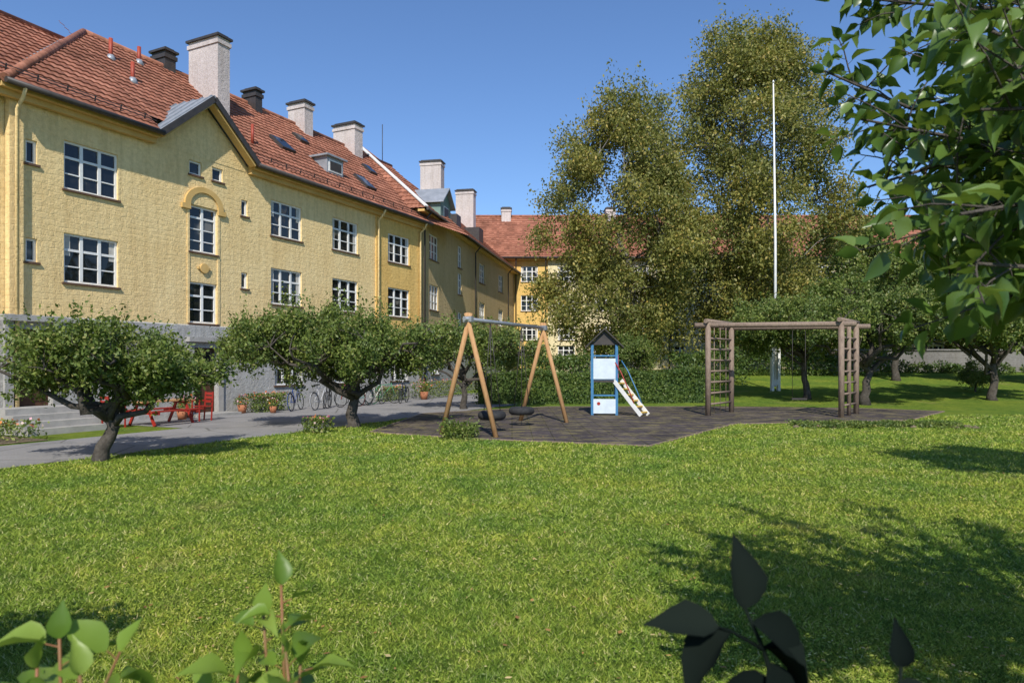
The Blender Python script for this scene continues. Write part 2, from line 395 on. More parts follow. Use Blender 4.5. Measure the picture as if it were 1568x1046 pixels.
# arch over stair window
ac=(.05,7.25);
for k in range(16):
    a0=math.pi*k/16;a1=math.pi*(k+1)/16;V=[]
    for y_ in(-.09,-.004):
        for a_ in(a0,a1):
            for r_ in(.58,.80):V.append((ac[0]+r_*math.cos(a_),y_,ac[1]+.0+r_*math.sin(a_)*.85))
    A.add(V,[(0,2,3,1),(4,5,7,6),(1,3,7,5),(0,4,6,2),(0,1,5,4),(2,6,7,3)],2)
A.box(-.86,-.52,-.09,-.004,7.08,7.25,2);A.box(.63,.96,-.09,-.004,7.08,7.25,2)
V=[(ac[0]+.575*math.cos(math.pi*k/16),-.03,ac[1]+.02+.5*math.sin(math.pi*k/16)) for k in range(17)]
A.add(V,[list(range(17))],4)
A.box(-.62,-.53,-.03,-.004,3.2,7.08,4);A.box(.63,.72,-.03,-.004,3.2,7.08,4)
A.tube([(.05,-.08,5.12),(.05,-.004,5.12)],.17,12,2);A.box(-.2,.3,-.06,-.005,5.08,5.16,2)
A.build('entrance_and_trim',[M['door'],M['conc'],M['trim'],M['glass'],M['yellow']],B)
# roof
Rf=Acc();fl=lambda c:(lambda v:c)
roof_slope(Rf,(0,-.5,EZ),(1,0,0),(0,5.5,4.75),SL,lambda v:min(-6.5+v*cs,-1.9),fl(-1.9))
roof_slope(Rf,(0,-.5,EZ),(1,0,0),(0,5.5,4.75),SL,fl(2.02),fl(18))
roof_slope(Rf,(0,-.5,EZ),(1,0,0),(0,5.5,4.75),SL,lambda v:max(-1.9,-6.5+v*cs),fl(2.02),v0=.9)
roof_slope(Rf,(-6.5,10.5,EZ),(0,-1,0),(5.5,0,4.75),SL,lambda v:v*cs,lambda v:11-v*cs)
roof_slope(Rf,(0,10.5,EZ),(-1,0,0),(0,-5.5,4.75),SL,fl(-18),lambda v:6.5-v*cs)
roof_slope(Rf,(0,-.2,EZ),(1,0,0),(0,5.2,4.15),math.hypot(5.2,4.15),fl(-26),fl(-1.6))
roof_slope(Rf,(0,10.2,EZ),(-1,0,0),(0,-5.2,4.15),math.hypot(5.2,4.15),fl(1.6),fl(26))
Rf.tube([(-1.0,5,EZ+4.78),(18,5,EZ+4.78)],.12,8,0);Rf.tube([(-26,5,13.38),(-1.7,5,13.38)],.12,8,0)
Rf.tube([(-6.5,-.5,EZ+.04),(-1,5,EZ+4.78)],.12,8,0)
Rf.build('tiled_roof',[M['tile']],B)
T=Acc()
T.beam((-6.5,-.2,EZ+.07),(-1.7,5,13.42),.3,.03,0)
# gable roof (zinc)
for sgn in(-1,1):
    x0,z0=gx+sgn*2.05,EZ-.02;x1,z1=gx,10.98
    V=[(x0,-.55,z0),(x1,-.55,z1),(x1,2.6,z1),(x0,2.6,z0)]
    V+=[(a,b,c+.1) for a,b,c in V];T.add(V,[(0,1,2,3),(7,6,5,4),(0,4,5,1),(1,5,6,2),(2,6,7,3),(3,7,4,0)],0)
    for yy in np.arange(-.4,2.5,.45):T.beam((x0,yy,z0+.12),(x1,yy,z1+.12),.03,.05,0)
    T.beam((x0,-.565,z0-.02),(x1,-.565,z1-.02),.04,.2,1)
    T.beam((x0+.15*-sgn,-.35,z0-.03),(x1,-.35,z1-.13),.3,.12,2)
# eaves: cornice, fascia, gutter, snow guard
for a,b in((-6.5,-1.9),(2.02,14.0)):
    T.box(a,b,-.38,-.02,EZ-.14,EZ-.02,2);T.box(a,b,-.2,-.021,EZ-.3,EZ-.142,2)
    T.tube([(a,-.56,EZ-.02),(b,-.56,EZ-.02)],.085,8,1)
    T.beam((a,-.2,EZ+.50),(b,-.2,EZ+.50),.02,.02,1);T.beam((a,-.2,EZ+.42),(b,-.2,EZ+.42),.02,.02,1)
    for x in np.arange(a+.2,b,.8):T.beam((x,-.15,EZ+.32),(x,-.2,EZ+.54),.03,.03,1)
T.box(-26,-6.5,-.1,.249,EZ-.14,EZ-.02,2);T.tube([(-26,-.26,EZ-.02),(-6.52,-.26,EZ-.02)],.075,8,1)
for x,m in((-6.02,3),(9.86,3),(13.45,3)):
    T.tube([(x,-.56,EZ-.05),(x,-.45,EZ-.3),(x,-.17,EZ-.55),(x,-.17,.1)],.05,8,m)
# roof vents
def onroof(x,y):return EZ+(y+.5)*.864
for x,y,h in((-.9,3.6,.75),(.7,4.3,.65),(-.9,2.4,.7)):
    z=onroof(x,y);T.tube([(x,y,z-.1),(x,y,z+h)],.07,8,4);T.tube([(x,y,z-.1),(x,y,z+.15)],[.2,.1],8,0)
T.tube([(-5,3.2,11.8),(-5,3.2,12.6)],.05,8,0)
for x,y in((3.2,1.0),):
    z=onroof(x,y);T.tube([(x,y,z),(x,y,z+.8)],.06,8,4)
S=Acc()
for x,y,w,h in((5.7,1.9,.8,1.),(10.5,1.2,.75,1.1),(8.3,3.3,.6,.7),(13.2,3.0,.6,.8)):skylight(S,x,y,onroof(x,y)+.04,w,h)
S.build('skylights',[M['tile'],M['dark'],M['glass']],B)
# shed dormer
dx,dy=8.0,1.2;dz=onroof(dx,dy)
T.box(dx-.55,dx+.55,dy-.3,dy+1.5,dz-.4,dz+.55,0);T.box(dx-.7,dx+.7,dy-.45,dy+1.3,dz+.55,dz+.63,0)
T.box(dx-.45,dx+.45,dy-.33,dy-.301,dz-.12,dz+.42,5);T.box(dx-.38,dx+.38,dy-.35,dy-.331,dz-.05,dz+.35,1)
T.build('roof_trim_and_gutters',[M['metal'],M['dark'],M['trim'],M['yellow'],M['redpipe'],M['white']],B)
C=Acc()
chimney(C,3.0,3.6,2.7,4.4,11,15.1);chimney(C,9.7,10.3,4.3,5.4,12.5,15.0);chimney(C,13.5,14.2,4.2,5.7,12.5,15.1)
C.build('chimneys',[M['chim'],M['dark']],B)
C=Acc();chimney(C,2.2,2.7,4.8,5.6,13.4,14.6);chimney(C,6.6,7.0,4.4,5.2,13,14.5);C.build('sheet_metal_chimneys',[M['dark'],M['dark']],B)

# ============ second building (in shade)
P2=(F0+D*13.7);B2=empty('apartment_building_wing',(P2[0],P2[1],0),math.atan2(.980,.198))
E2=9.9;L2=26
ww=[(s_-.8,s_+.8,z_-.7,z_+.7) for s_ in(2.27,13.5,19.8) for z_ in(8.3,5.5)]+[(s_-.45,s_+.45,z_-.7,z_+.7) for s_ in(7.6,) for z_ in(8.6,6.9,4.4)]+[(s_-.7,s_+.7,1.2,2.6) for s_ in(2.3,13.5,19.8)]
W=Acc();Fr=Acc();Gl=Acc()
wall(W,0,L2,3.1,E2,ww,0,0);wall(W,0,L2,-.3,3.1,ww,-.06,1,.22)
W.box(.0,L2,.2,10,0,E2+.2,0);W.add([(0,0,3.1),(0,0.2,3.1),(0,.2,E2),(0,0,E2)],[(3,2,1,0)],0)
W.add([(0,-.06,3.1),(L2,-.06,3.1),(L2,0,3.13),(0,0,3.13)],[(0,1,2,3)],1)
W.build('walls',[M['shaded'],M['grey']],B2)
for h in ww:window(Fr,Gl,*h,0 if h[2]>3 else -.06,3 if h[1]-h[0]>1 else 2,3)
Fr.build('window_frames',[M['white'],M['sill']],B2);Gl.build('window_panes',[M['glass'],M['curtain']],B2)
Rf=Acc()
roof_slope(Rf,(0,-.5,E2),(1,0,0),(0,5.5,4.75),SL,lambda v:-.5+v*cs*.75,fl(L2+6))
roof_slope(Rf,(0,10.5,E2),(-1,0,0),(0,-5.5,4.75),SL,fl(-L2-6),lambda v:.5-v*cs*.75)
h_=.75*5.5;roof_slope(Rf,(-.5,10.5,E2),(0,-1,0),(h_,0,4.75),math.hypot(h_,4.75),lambda v:v/math.hypot(h_,4.75)*5.5,lambda v:11-v/math.hypot(h_,4.75)*5.5)
Rf.tube([(3.6,5,E2+4.78),(L2+6,5,E2+4.78)],.12,8,0)
Rf.build('tiled_roof',[M['tile']],B2)
T=Acc();T.beam((-.5,-.5,E2+.1),(3.6,5,E2+4.84),.22,.06,3)
T.box(-.5,L2,-.38,-.02,E2-.14,E2-.02,2);T.tube([(-.5,-.56,E2-.02),(L2,-.56,E2-.02)],.075,8,1)
for x in(.2,11,22.):T.tube([(x,-.56,E2-.05),(x,-.17,E2-.5),(x,-.17,.1)],.05,8,1)
# green gabled dormer
T.box(3.2,5.2,-.1,3,E2-.1,E2+1.3,4)
for sg in(-1,1):
    V=[(4.2+sg*1.25,-.35,E2+1.15),(4.2,-.35,E2+2.15),(4.2,4,E2+2.15),(4.2+sg*1.25,4,E2+1.15)];V+=[(a,b,c+.08) for a,b,c in V]
    T.add(V,[(0,1,2,3),(7,6,5,4),(0,4,5,1),(1,5,6,2),(2,6,7,3),(3,7,4,0)],0)
T.add([(3.2,-.1,E2+1.3),(5.2,-.1,E2+1.3),(4.2,-.1,E2+2.1)],[(0,1,2)],4)
T.box(3.75,4.65,-.14,-.101,E2+.35,E2+1.1,3);T.box(3.82,4.58,-.16,-.141,E2+.42,E2+1.03,1)
T.box(15,16.3,.6,3,E2+.6,E2+2.1,1);T.box(9,10,.6,3,E2+.6,E2+1.8,1)
T.tube([(7,5,14.6),(7,5,17.2)],.025,5,1)
T.build('roof_trim_and_gutters',[M['metal'],M['dark'],M['trim'],M['white'],M['copper']],B2)
C=Acc();chimney(C,17,17.9,4.2,5.9,13.5,17.7);chimney(C,23.6,24.5,3.3,4.9,13,17.0)
C.build('chimneys',[M['chim'],M['dark']],B2)

# ============ building across the far end
B3=empty('apartment_building_far',(0,61,0),0);E3=11.2
W=Acc();Fr=Acc();Gl=Acc()
hs=[]
for x in np.arange(1.55,50,3.3):
    for z in(9.8,7.2,4.6,2.9):
        hs.append((x-.75,x+.75,z-.7,z+.7) if z>4 else (x-.75,x+.75,2.2,3.4))
wall(W,-14,3.2,-.5,E3,hs,0,0);wall(W,3.2,52,3.6,E3,hs,-.1,1);wall(W,3.2,52,-.5,3.6,hs,-.1,1)
W.box(-14,52,.2,11,-.5,E3+.3,1)
W.build('walls',[M['orange'],M['pale']],B3)
for h in hs:window(Fr,Gl,*h,0 if h[0]<3 else -.1,3,3)
Fr.build('window_frames',[M['white'],M['sill']],B3);Gl.build('window_panes',[M['glass'],M['curtain']],B3)
Rf=Acc();roof_slope(Rf,(0,-.6,E3),(1,0,0),(0,5.6,4.8),math.hypot(5.6,4.8),fl(-16),fl(53),tw=.3)
roof_slope(Rf,(0,10.6,E3),(-1,0,0),(0,-5.6,4.8),math.hypot(5.6,4.8),fl(-53),fl(16),tw=.3)
Rf.tube([(-16,5,E3+4.84),(53,5,E3+4.84)],.13,8,0);Rf.build('tiled_roof',[M['tile']],B3)
T=Acc();T.box(-14,52,-.5,-.12,E3-.18,E3-.03,1);T.tube([(-14,-.68,E3-.02),(52,-.68,E3-.02)],.09,8,0)
for x in(.35,3.0,14,27,40):T.tube([(x,-.68,E3),(x,-.3,E3-.5),(x,-.3,0)],.06,8,0)
T.build('roof_trim_and_gutters',[M['dark'],M['trim']],B3)
C=Acc()
for x in(-1,9,22,44):chimney(C,x,x+.9,4.2,5.8,15,16.6)
C.build('chimneys',[M['chim'],M['dark']],B3)
g=Acc();g.box(22,40,47,47.4,.8,2.7,0);g.box(21.9,40.1,46.9,47.5,2.7,2.8,0)
g.build('garden_wall',[M['stonewall']])

# ---------------------------------------------------------------- vegetation
def frames(n,droop=None):
    a=rng.normal(size=(n,3))
    if droop is not None:a+=np.array(droop)
    a/=np.linalg.norm(a,axis=1,keepdims=True)
    b=np.cross(a,rng.normal(size=(n,3)));b/=np.linalg.norm(b,axis=1,keepdims=True)
    return a,b
def leafquads(acc,P,sz,mat,droop=None,asp=.55):
    n=len(P);a,b=frames(n,droop);s=(sz*rng.uniform(.65,1.25,n))[:,None]
    a=a*s;b=b*s*asp
    V=np.stack([P-a,P+b-a*.1,P+a,P-b-a*.1],1).reshape(-1,3)
    acc.add(V,np.arange(4*n).reshape(-1,4),mat,False)
def curve(p0,p1,n=6,sag=0.,jit=.1):
    p0=np.array(p0,float);p1=np.array(p1,float);L=np.linalg.norm(p1-p0)
    ts=np.linspace(0,1,n);P=p0+(p1-p0)*ts[:,None]
    P[1:-1]+=rng.normal(size=(n-2,3))*jit*L*.5
    P[:,2]+=sag*L*np.sin(np.pi*ts);return P
def sphere(n):
    a=rng.normal(size=(n,3));return a/np.linalg.norm(a,axis=1,keepdims=True)
def tree(name,base,top,tr,crown,nlimb,nlobe,lobe_r,nshoot,per,slen,leaf,mode,bark,leaves,lean=(0,0),spread=.06,fork=None):
    acc=Acc();bx,by=base;bz=float(hgt(bx,by))
    (cx,cy,cz,rx,ry,rz)=crown;c=np.array((bx+cx,by+cy,bz+cz));rad=np.array((rx,ry,rz))
    tp=curve((bx,by,bz-.1),(bx+lean[0],by+lean[1],bz+top),7,0,.05)
    rr=np.linspace(tr,tr*(.55 if mode=='apple' else .12),7);rr[0]*=1.35
    acc.tube(tp,rr,9,0)
    limbs=[]
    for k in range(nlimb):
        az=2*math.pi*(k+rng.uniform(-.3,.3))/nlimb
        if mode=='apple':
            s0=tp[rng.integers(4,7)];el=rng.uniform(-.2,.45)
            e=c+rad*np.array((math.cos(az)*math.cos(el),math.sin(az)*math.cos(el),math.sin(el)))*rng.uniform(.62,.88)
            L=curve(s0,e,8,rng.uniform(-.02,.14),.11);r0=tr*rng.uniform(.42,.6)
        else:
            f=rng.uniform(.18,.9);q=f*6;i=int(q);s0=tp[i]+(tp[min(i+1,6)]-tp[i])*(q-i)
            zz=min(s0[2]+rz*rng.uniform(.15,.4),c[2]+rz*.7);w=math.sqrt(max(.05,1-((zz-c[2])/rz)**2))
            e=np.array((c[0]+rx*w*.65*math.cos(az*2.4),c[1]+ry*w*.65*math.sin(az*2.4),zz))
            L=curve(s0,e,7,-.06,.06);r0=tr*.35*(1-f*.6)
        acc.tube(L,np.linspace(r0,r0*.2,len(L)),6,0);limbs.append(L)
    LP=np.concatenate(limbs)
    # lobes
    if mode=='apple':
        d=sphere(nlobe);lc=c+d*rad*np.array((1,1,.8))*rng.uniform(.25,.95,(nlobe,1))**.8
    else:
        # stratified heights and golden-angle azimuths keep the crown evenly filled
        z=-.92+1.82*(np.arange(nlobe)+rng.random(nlobe))/nlobe;tp_=fork or .25;pr=(1-np.abs(z)**2.6)**.55*np.where(z<0,1.0,1-tp_*z)
        a_=np.arange(nlobe)*2.39996+rng.uniform(-.5,.5,nlobe);q=rng.uniform(.12,1.0,nlobe)**.6
        lc=c+np.stack([np.cos(a_)*q*pr,np.sin(a_)*q*pr,z],1)*rad
    lr=lobe_r*rng.uniform(.55,1.3,nlobe)
    li=rng.choice(nlobe,nshoot,p=lr**2/np.sum(lr**2));sd=sphere(nshoot);sd[:,2]=np.where(rng.random(nshoot)<.5,np.abs(sd[:,2]),sd[:,2])
    S=lc[li]+sd*(lr[li]*rng.uniform(.25,1.,nshoot)**.6)[:,None]*np.array((1,1,.85))
    if mode=='apple':S[:,2]=np.maximum(S[:,2],c[2]-rz*rng.uniform(.8,1.25,nshoot))
    out=(S-c)/rad;out/=np.linalg.norm(out,axis=1,keepdims=True)+1e-6
    if mode=='apple':dirs=out*.6+np.array((0,0,.65))+rng.normal(size=(nshoot,3))*.45
    else:dirs=out*.55+np.array((0,0,-.6))+rng.normal(size=(nshoot,3))*.45
    dirs/=np.linalg.norm(dirs,axis=1,keepdims=True)
    ln=slen*rng.uniform(.4,1.5,nshoot)
    if mode=='apple':
        tall=(rng.random(nshoot)<.12)&(S[:,2]>c[2]);ln[tall]*=1.9;dirs[tall]=dirs[tall]*.3+np.array((0,0,.8))
    u=rng.random((nshoot,per));P=S[:,None]+dirs[:,None]*(u*ln[:,None])[...,None]+rng.normal(size=(nshoot,per,3))*spread
    leafquads(acc,P.reshape(-1,3),leaf,1,(0,0,-.7) if mode!='apple' else (0,0,.2))
    # twigs
    for k in range(0,nshoot,max(1,nshoot//260)):
        dd=np.linalg.norm(LP-S[k],axis=1)+np.maximum(0,LP[:,2]-S[k][2])*.5;q=LP[np.argmin(dd)]
        if np.linalg.norm(q-S[k])<rad.max()*.6:
            acc.tube(curve(q,S[k],4,.04,.1),[tr*.09,tr*.07,tr*.05,tr*.03],4,0,False)
            if mode=='apple':acc.tube([S[k],S[k]+dirs[k]*ln[k]],[tr*.035,tr*.012],3,0,False)
    return acc.build(name,[bark,leaves])
bk,bi=M['bark'],M['birch']
tree('birch_tree',(7.0,42),14.0,.34,(-.1,0,9.7,5.1,4.6,7.9),26,84,1.25,5400,18,1.2,.100,'birch',bi,M['bileaf'],(.3,0),.18,.30)
tree('birch_tree',(15.0,45),18.5,.40,(.6,0,12.4,6.0,5.2,10.3),30,104,1.4,6800,18,1.3,.105,'birch',bi,M['bileaf'],(.6,0),.19,.32)
# fruit trees
tree('apple_tree',(-7.65,12.7),.95,.15,(.0,.2,1.72,2.35,1.9,.56),10,50,.36,2300,18,.26,.042,'apple',bk,M['apleaf'],(.25,.05),.05)
tree('apple_tree',(-4.53,19.4),1.25,.19,(-.35,.2,2.2,3.4,2.7,.95),11,64,.52,3500,18,.36,.048,'apple',bk,M['apleaf'],(.05,0),.06)
tree('apple_tree',(-1.9,27),1.4,.14,(.1,0,2.3,2.9,2.0,.9),8,34,.5,1500,16,.35,.055,'apple',bk,M['apleaf'],(0,0),.06)
tree('apple_tree',(15.0,29),2.0,.20,(.6,0,3.35,4.3,3.2,1.3),10,56,.65,2800,17,.42,.065,'apple',bk,M['apleaf'],(.1,0),.07)
tree('apple_tree',(13.6,31.5),2.0,.17,(-1.4,0,3.2,3.4,2.8,1.3),9,42,.6,1900,17,.42,.065,'apple',bk,M['apleaf'],(-.2,0),.07)
tree('apple_tree',(21.8,31),2.0,.20,(.0,0,3.5,4.3,3.2,1.25),10,50,.65,2500,17,.42,.07,'apple',bk,M['apleaf'],(.1,0),.07)
tree('apple_tree',(29.0,38),1.9,.22,(.0,0,4.0,5.0,3.4,1.6),10,50,.75,2300,17,.5,.085,'apple',bk,M['apleaf'],(.1,0),.08)
tree('apple_tree',(22.5,40),2.6,.22,(.0,0,5.0,5.0,3.4,1.9),10,50,.85,2300,17,.5,.085,'apple',bk,M['apleaf'],(.1,0),.08)
tree('apple_tree',(9.2,8.4),2.0,.16,(.25,.2,3.3,2.2,2.3,1.0),9,32,.6,1500,15,.4,.06,'apple',bk,M['apleaf'],(.1,0),.07)
tree('apple_tree',(5.9,33.5),1.0,.08,(0,0,2.0,1.1,1.0,1.1),7,16,.4,800,15,.3,.05,'apple',bk,M['apleaf'],(.1,0),.06)
tree('maple_tree',(25.5,51),5,.3,(0,0,6.2,4.6,4,4.2),14,40,1.4,1700,14,.8,.15,'birch',bk,M['apleaf'],(.1,0),.2)
tree('maple_tree',(33,52),5,.3,(0,0,6.0,5.4,4,4.0),14,44,1.5,1800,14,.8,.15,'birch',bk,M['apleaf'],(.1,0),.2)
tree('maple_tree',(42,54),6,.3,(0,0,7.0,6,4,4.8),14,44,1.6,1800,14,.8,.16,'birch',bk,M['apleaf'],(.1,0),.2)
tree('maple_tree',(20.5,53),4,.25,(0,0,5.2,3.4,3,3.4),12,30,1.2,1200,14,.8,.15,'birch',bk,M['apleaf'],(.1,0),.2)
tree('shrub',(23.4,34.5),.6,.05,(0,0,.9,.75,.7,.75),6,12,.3,450,14,.3,.05,'apple',bk,M['apleaf'],(.1,0),.06)
tree('shrub',(-3.25,2.7),.7,.05,(0,0,1.2,.65,.7,.5),6,12,.25,520,10,.25,.045,'apple',bk,M['apleaf'],(.1,0),.06)
def shrubmass(name,boxes,n,leaf,mat,soft=.12):
    acc=Acc();vol=[(b[1]-b[0])*(b[3]-b[2]) for b in boxes]
    for b,v_ in zip(boxes,vol):
        m=int(n*v_/sum(vol));P=rng.random((m,3))*np.array((b[1]-b[0],b[3]-b[2],b[4]))+np.array((b[0],b[2],0))
        f=rng.integers(0,4,m)
        P[f<2,2]=b[4];P[f==2,1]=b[2];P+=rng.normal(size=P.shape)*soft
        P[:,2]+=.12*np.sin(P[:,0]*1.7)+hgt(P[:,0],P[:,1])
        P=P[P[:,2]>0];leafquads(acc,P,leaf,0)
    return acc.build(name,[mat])
shrubmass('hedge',[(-1.6,8.6,30.2,31.4,1.3)],26000,.055,M['hedgeleaf'],.08)
g=Acc();g.box(-1.5,8.5,30.3,31.3,0,1.2);g.build('hedge_core',[M['hedgeleaf']])
shrubmass('shrub_border',[(9.2,13,38,39.5,1.6),(-1,4,36,38,1.9),(6,9,47,49,2.6),(14,24,43,44,1.1)],22000,.085,M['hedgeleaf'],.2)
shrubmass('small_bush',[(-1.62,-.9,16.2,16.8,.33)],1800,.04,M['apleaf'],.09)
# distant tree line (beyond the frame edge on the right, and between the buildings)
acc=Acc()
for k in range(44):
    if k<22:x=rng.uniform(44,110);y=rng.uniform(56,85);hh=rng.uniform(8,13)
    else:x=rng.uniform(40,60);y=x*rng.uniform(.25,1.02);hh=rng.uniform(9,14)
    r=rng.uniform(3,5)
    d=sphere(700);d[:,2]=np.abs(d[:,2])*1.0;P=np.array((x,y,hh*.35))+d*np.array((r,r,hh*.65))*rng.uniform(.7,1.05,(700,1));leafquads(acc,P,.38,0)
    acc.tube([(x,y,0),(x,y,hh*.6)],[.3,.1],6,1)
acc.build('distant_trees',[M['apleaf'],bk])
acc=Acc()
for k in range(12):
    x=rng.uniform(24,40);y=rng.uniform(44.5,46.3);r=rng.uniform(.4,1.0)
    d=sphere(500);d[:,2]=np.abs(d[:,2]);P=np.array((x,y,1.1))+d*r*rng.uniform(.6,1.05,(500,1));leafquads(acc,P,.09,0)
acc.build('garden_bushes',[M['hedgeleaf']])

# flower beds near facade
def flowers(name,areas):
    acc=Acc()
    for t0,t1,n0,n1,h,c in areas:
        tt=rng.uniform(t0,t1,c);nn=rng.uniform(n0,n1,c);zz=h*rng.random(c)**.7
        P=F0+tt[:,None]*D+nn[:,None]*N_;P=np.column_stack([P,zz]);leafquads(acc,P,.05,0)
        m=c//12;P2_=P[:m].copy();P2_[:,2]=h*rng.uniform(.7,1.1,m);leafquads(acc,P2_,.035,1,asp=.9)
    return acc.build(name,[M['apleaf'],M['flower']])
flowers('flower_bed',[(-14,-6.9,.4,3.2,.45,5000),(1.6,3.2,.3,1.0,.7,1500),(9.5,11.5,.2,.8,.7,1200),(12,18,.3,1.2,.9,2200)])
flowers('flower_tuft',[(-3.2,-2.5,7.4,8.0,.4,500)])
acc=Acc()
for k in range(160):
    x=rng.uniform(8.2,12.8);y=19.6+rng.normal()*.35;m=40
    P=np.column_stack([x+rng.normal(size=m)*.08,y+rng.normal(size=m)*.08,rng.random(m)*.14]);leafquads(acc,P,.04,0)
acc.build('weed_patch',[M['apleaf']])
acc=Acc()
for k in range(16):
    x=rng.uniform(8,13);y=19.5+rng.normal()*.3;acc.tube([(x-.10,y,.01),(x,y,.03),(x+.10,y,.01)],[.03,.06,.03],7,0)
acc.build('edging_stones',[M['earth']])

# ---- grass blades
def inpoly(x,y,poly):
    r=np.zeros(len(x),bool);j=len(poly)-1
    for i in range(len(poly)):
        xi,yi=poly[i];xj,yj=poly[j]
        c=((yi>y)!=(yj>y))&(x<(xj-xi)*(y-yi)/(yj-yi+1e-12)+xi);r^=c;j=i
    return r
n=520000
yy=np.exp(rng.uniform(math.log(2.8),math.log(24),n));xx=rng.uniform(-.95,.95,n)*yy
nn=(xx-F0[0])*N_[0]+(yy-F0[1])*N_[1]
k=(nn>7.12)&~inpoly(xx,yy,PG);xx=xx[k];yy=yy[k];n=len(xx)
# clumpiness
cl=np.sin(xx*3.1+np.sin(yy*2.3)*2)*np.sin(yy*3.7+np.sin(xx*1.9)*2)+.5*np.sin(xx*9+yy*7)*np.sin(yy*11-xx*5)
hL=(.018+.014*rng.random(n)**2*1.4)*(1+.35*cl)*np.clip((yy/5)**.35,1,1.5)
az=rng.uniform(0,2*np.pi,n);ln=rng.uniform(.5,1.8,n)*hL
w=.0036*np.clip(yy/4,.8,5)*rng.uniform(.6,1.6,n)
dx,dy=np.cos(az),np.sin(az);pz=np.asarray(hgt(xx,yy))
a=rng.uniform(0,2*np.pi,n);sx,sy=np.cos(a)*w,np.sin(a)*w
V=np.stack([np.stack([xx-sx,yy-sy,pz-.002],1),np.stack([xx+sx,yy+sy,pz-.002],1),np.stack([xx+dx*ln,yy+dy*ln,pz+hL],1)],1).reshape(-1,3)
acc=Acc();acc.add(V,np.arange(3*n).reshape(-1,3));
# clover and broad-leaved weeds: small near-flat leaflets
m=80000;cy_=np.exp(rng.uniform(math.log(2.8),math.log(12),m));cx_=rng.uniform(-.9,.9,m)*cy_
q=np.sin(cx_*1.3+2*np.sin(cy_*.9))*np.sin(cy_*1.7+cx_*.6)+rng.normal(size=m)*.45>.2
nn=(cx_-F0[0])*N_[0]+(cy_-F0[1])*N_[1];q&=nn>7.3
cx_,cy_=cx_[q],cy_[q];m=len(cx_);P=np.column_stack([cx_,cy_,rng.uniform(.018,.034,m)])
an,bn=frames(m);an[:,2]*=.35;bn[:,2]*=.35;s=rng.uniform(.006,.016,(m,1))
acc.add(np.stack([P-an*s,P+bn*s*.8,P+an*s,P-bn*s*.8],1).reshape(-1,3),np.arange(4*m).reshape(-1,4),0)
acc.build('grass',[M['grass']])
acc=Acc();m=620;yy=np.exp(rng.uniform(math.log(3.5),math.log(18),m));xx=rng.uniform(-.7,.8,m)*yy
nn=(xx-F0[0])*N_[0]+(yy-F0[1])*N_[1];k=(nn>7.3);P=np.column_stack([xx,yy,np.full(m,.035)])[k]
an,bn=frames(len(P));an[:,2]*=.3;bn[:,2]*=.3;s=rng.uniform(.012,.03,(len(P),1))
acc.add(np.stack([P-an*s,P+bn*s*.6,P+an*s,P-bn*s*.6],1).reshape(-1,3),np.arange(4*len(P)).reshape(-1,4))
acc.build('fallen_leaves',[M['drybit']])

# ---- foreground leaves with real shape
st=np.array([0,.10,.26,.45,.65,.83,1.]);wd=np.array([.02,.17,.30,.34,.25,.11,.0])
TV=[]
for s_,w_ in zip(st,wd):
    zc=-.25*s_**2
    TV+= [(-w_,s_,zc+w_*.45),(0,s_,zc),(w_,s_,zc+w_*.45)]
TV=np.array(TV);TF=[]
for i in range(6):
    TF+=[(i*3,i*3+1,i*3+4,i*3+3),(i*3+1,i*3+2,i*3+5,i*3+4)]
TF=np.array(TF)
def bigleaves(acc,P,A,Nn,s,mat,cmax=2.4,wid=1.):
    P=np.array(P,float);A=np.array(A,float);Nn=np.array(Nn,float);s=np.array(s)
    A/=np.linalg.norm(A,axis=1,keepdims=True);S=np.cross(A,Nn);S/=np.linalg.norm(S,axis=1,keepdims=True);Nn=np.cross(S,A)
    cur=rng.uniform(.2,cmax,len(P))
    T=np.repeat(TV[None],len(P),0);T[:,:,2]*=cur[:,None];T[:,:,0]*=wid
    T[:,:,2]+=.04*np.sin(T[:,:,1]*14+rng.uniform(0,6,len(P))[:,None])*np.abs(T[:,:,0])/.35
    T[:,:,0]+=(rng.uniform(-.18,.18,len(P))[:,None])*T[:,:,1]**2
    V=P[:,None]+s[:,None,None]*(T[...,0:1]*S[:,None]+T[...,1:2]*A[:,None]+T[...,2:3]*Nn[:,None])
    F=(TF[None]+(np.arange(len(P))*len(TV))[:,None,None]).reshape(-1,4)
    acc.add(V.reshape(-1,3),F,mat,True)
def twig(acc,pts,r0,r1,spacing,size,store,start=0.,drp=-.1):
    pts=np.array(pts,float);acc.tube(pts,np.linspace(r0,r1,len(pts)),6,0)
    seg=np.linalg.norm(np.diff(pts,axis=0),axis=1);L=seg.sum();cum=np.concatenate([[0],np.cumsum(seg)])
    d=start*L;k=0;ph=rng.uniform(0,6)
    while d<=L:
        i=min(np.searchsorted(cum,d,side='right')-1,len(seg)-1);f=(d-cum[i])/seg[i];p=pts[i]*(1-f)+pts[i+1]*f
        t_=(pts[i+1]-pts[i])/seg[i];ph+=2.4
        o=np.cross(t_,(math.cos(ph),math.sin(ph),.3));o/=np.linalg.norm(o)+1e-9
        a_=t_*.55+o*.9+np.array((0,0,drp));nrm=np.array((0,0,1.))+rng.normal(size=3)*.45
        pet=p+a_/np.linalg.norm(a_)*size*.3;acc.tube([p,pet],[.0012,.0009],4,0,False)
        store[0].append(pet);store[1].append(a_);store[2].append(nrm);store[3].append(size*rng.uniform(.65,1.25))
        d+=spacing*rng.uniform(.7,1.3);k+=1
    store[0].append(pts[-1]);store[1].append(pts[-1]-pts[-2]+1e-6);store[2].append(np.array((0,0,1.))+rng.normal(size=3)*.4);store[3].append(size*.8)
acc=Acc();stq=([],[],[],[])
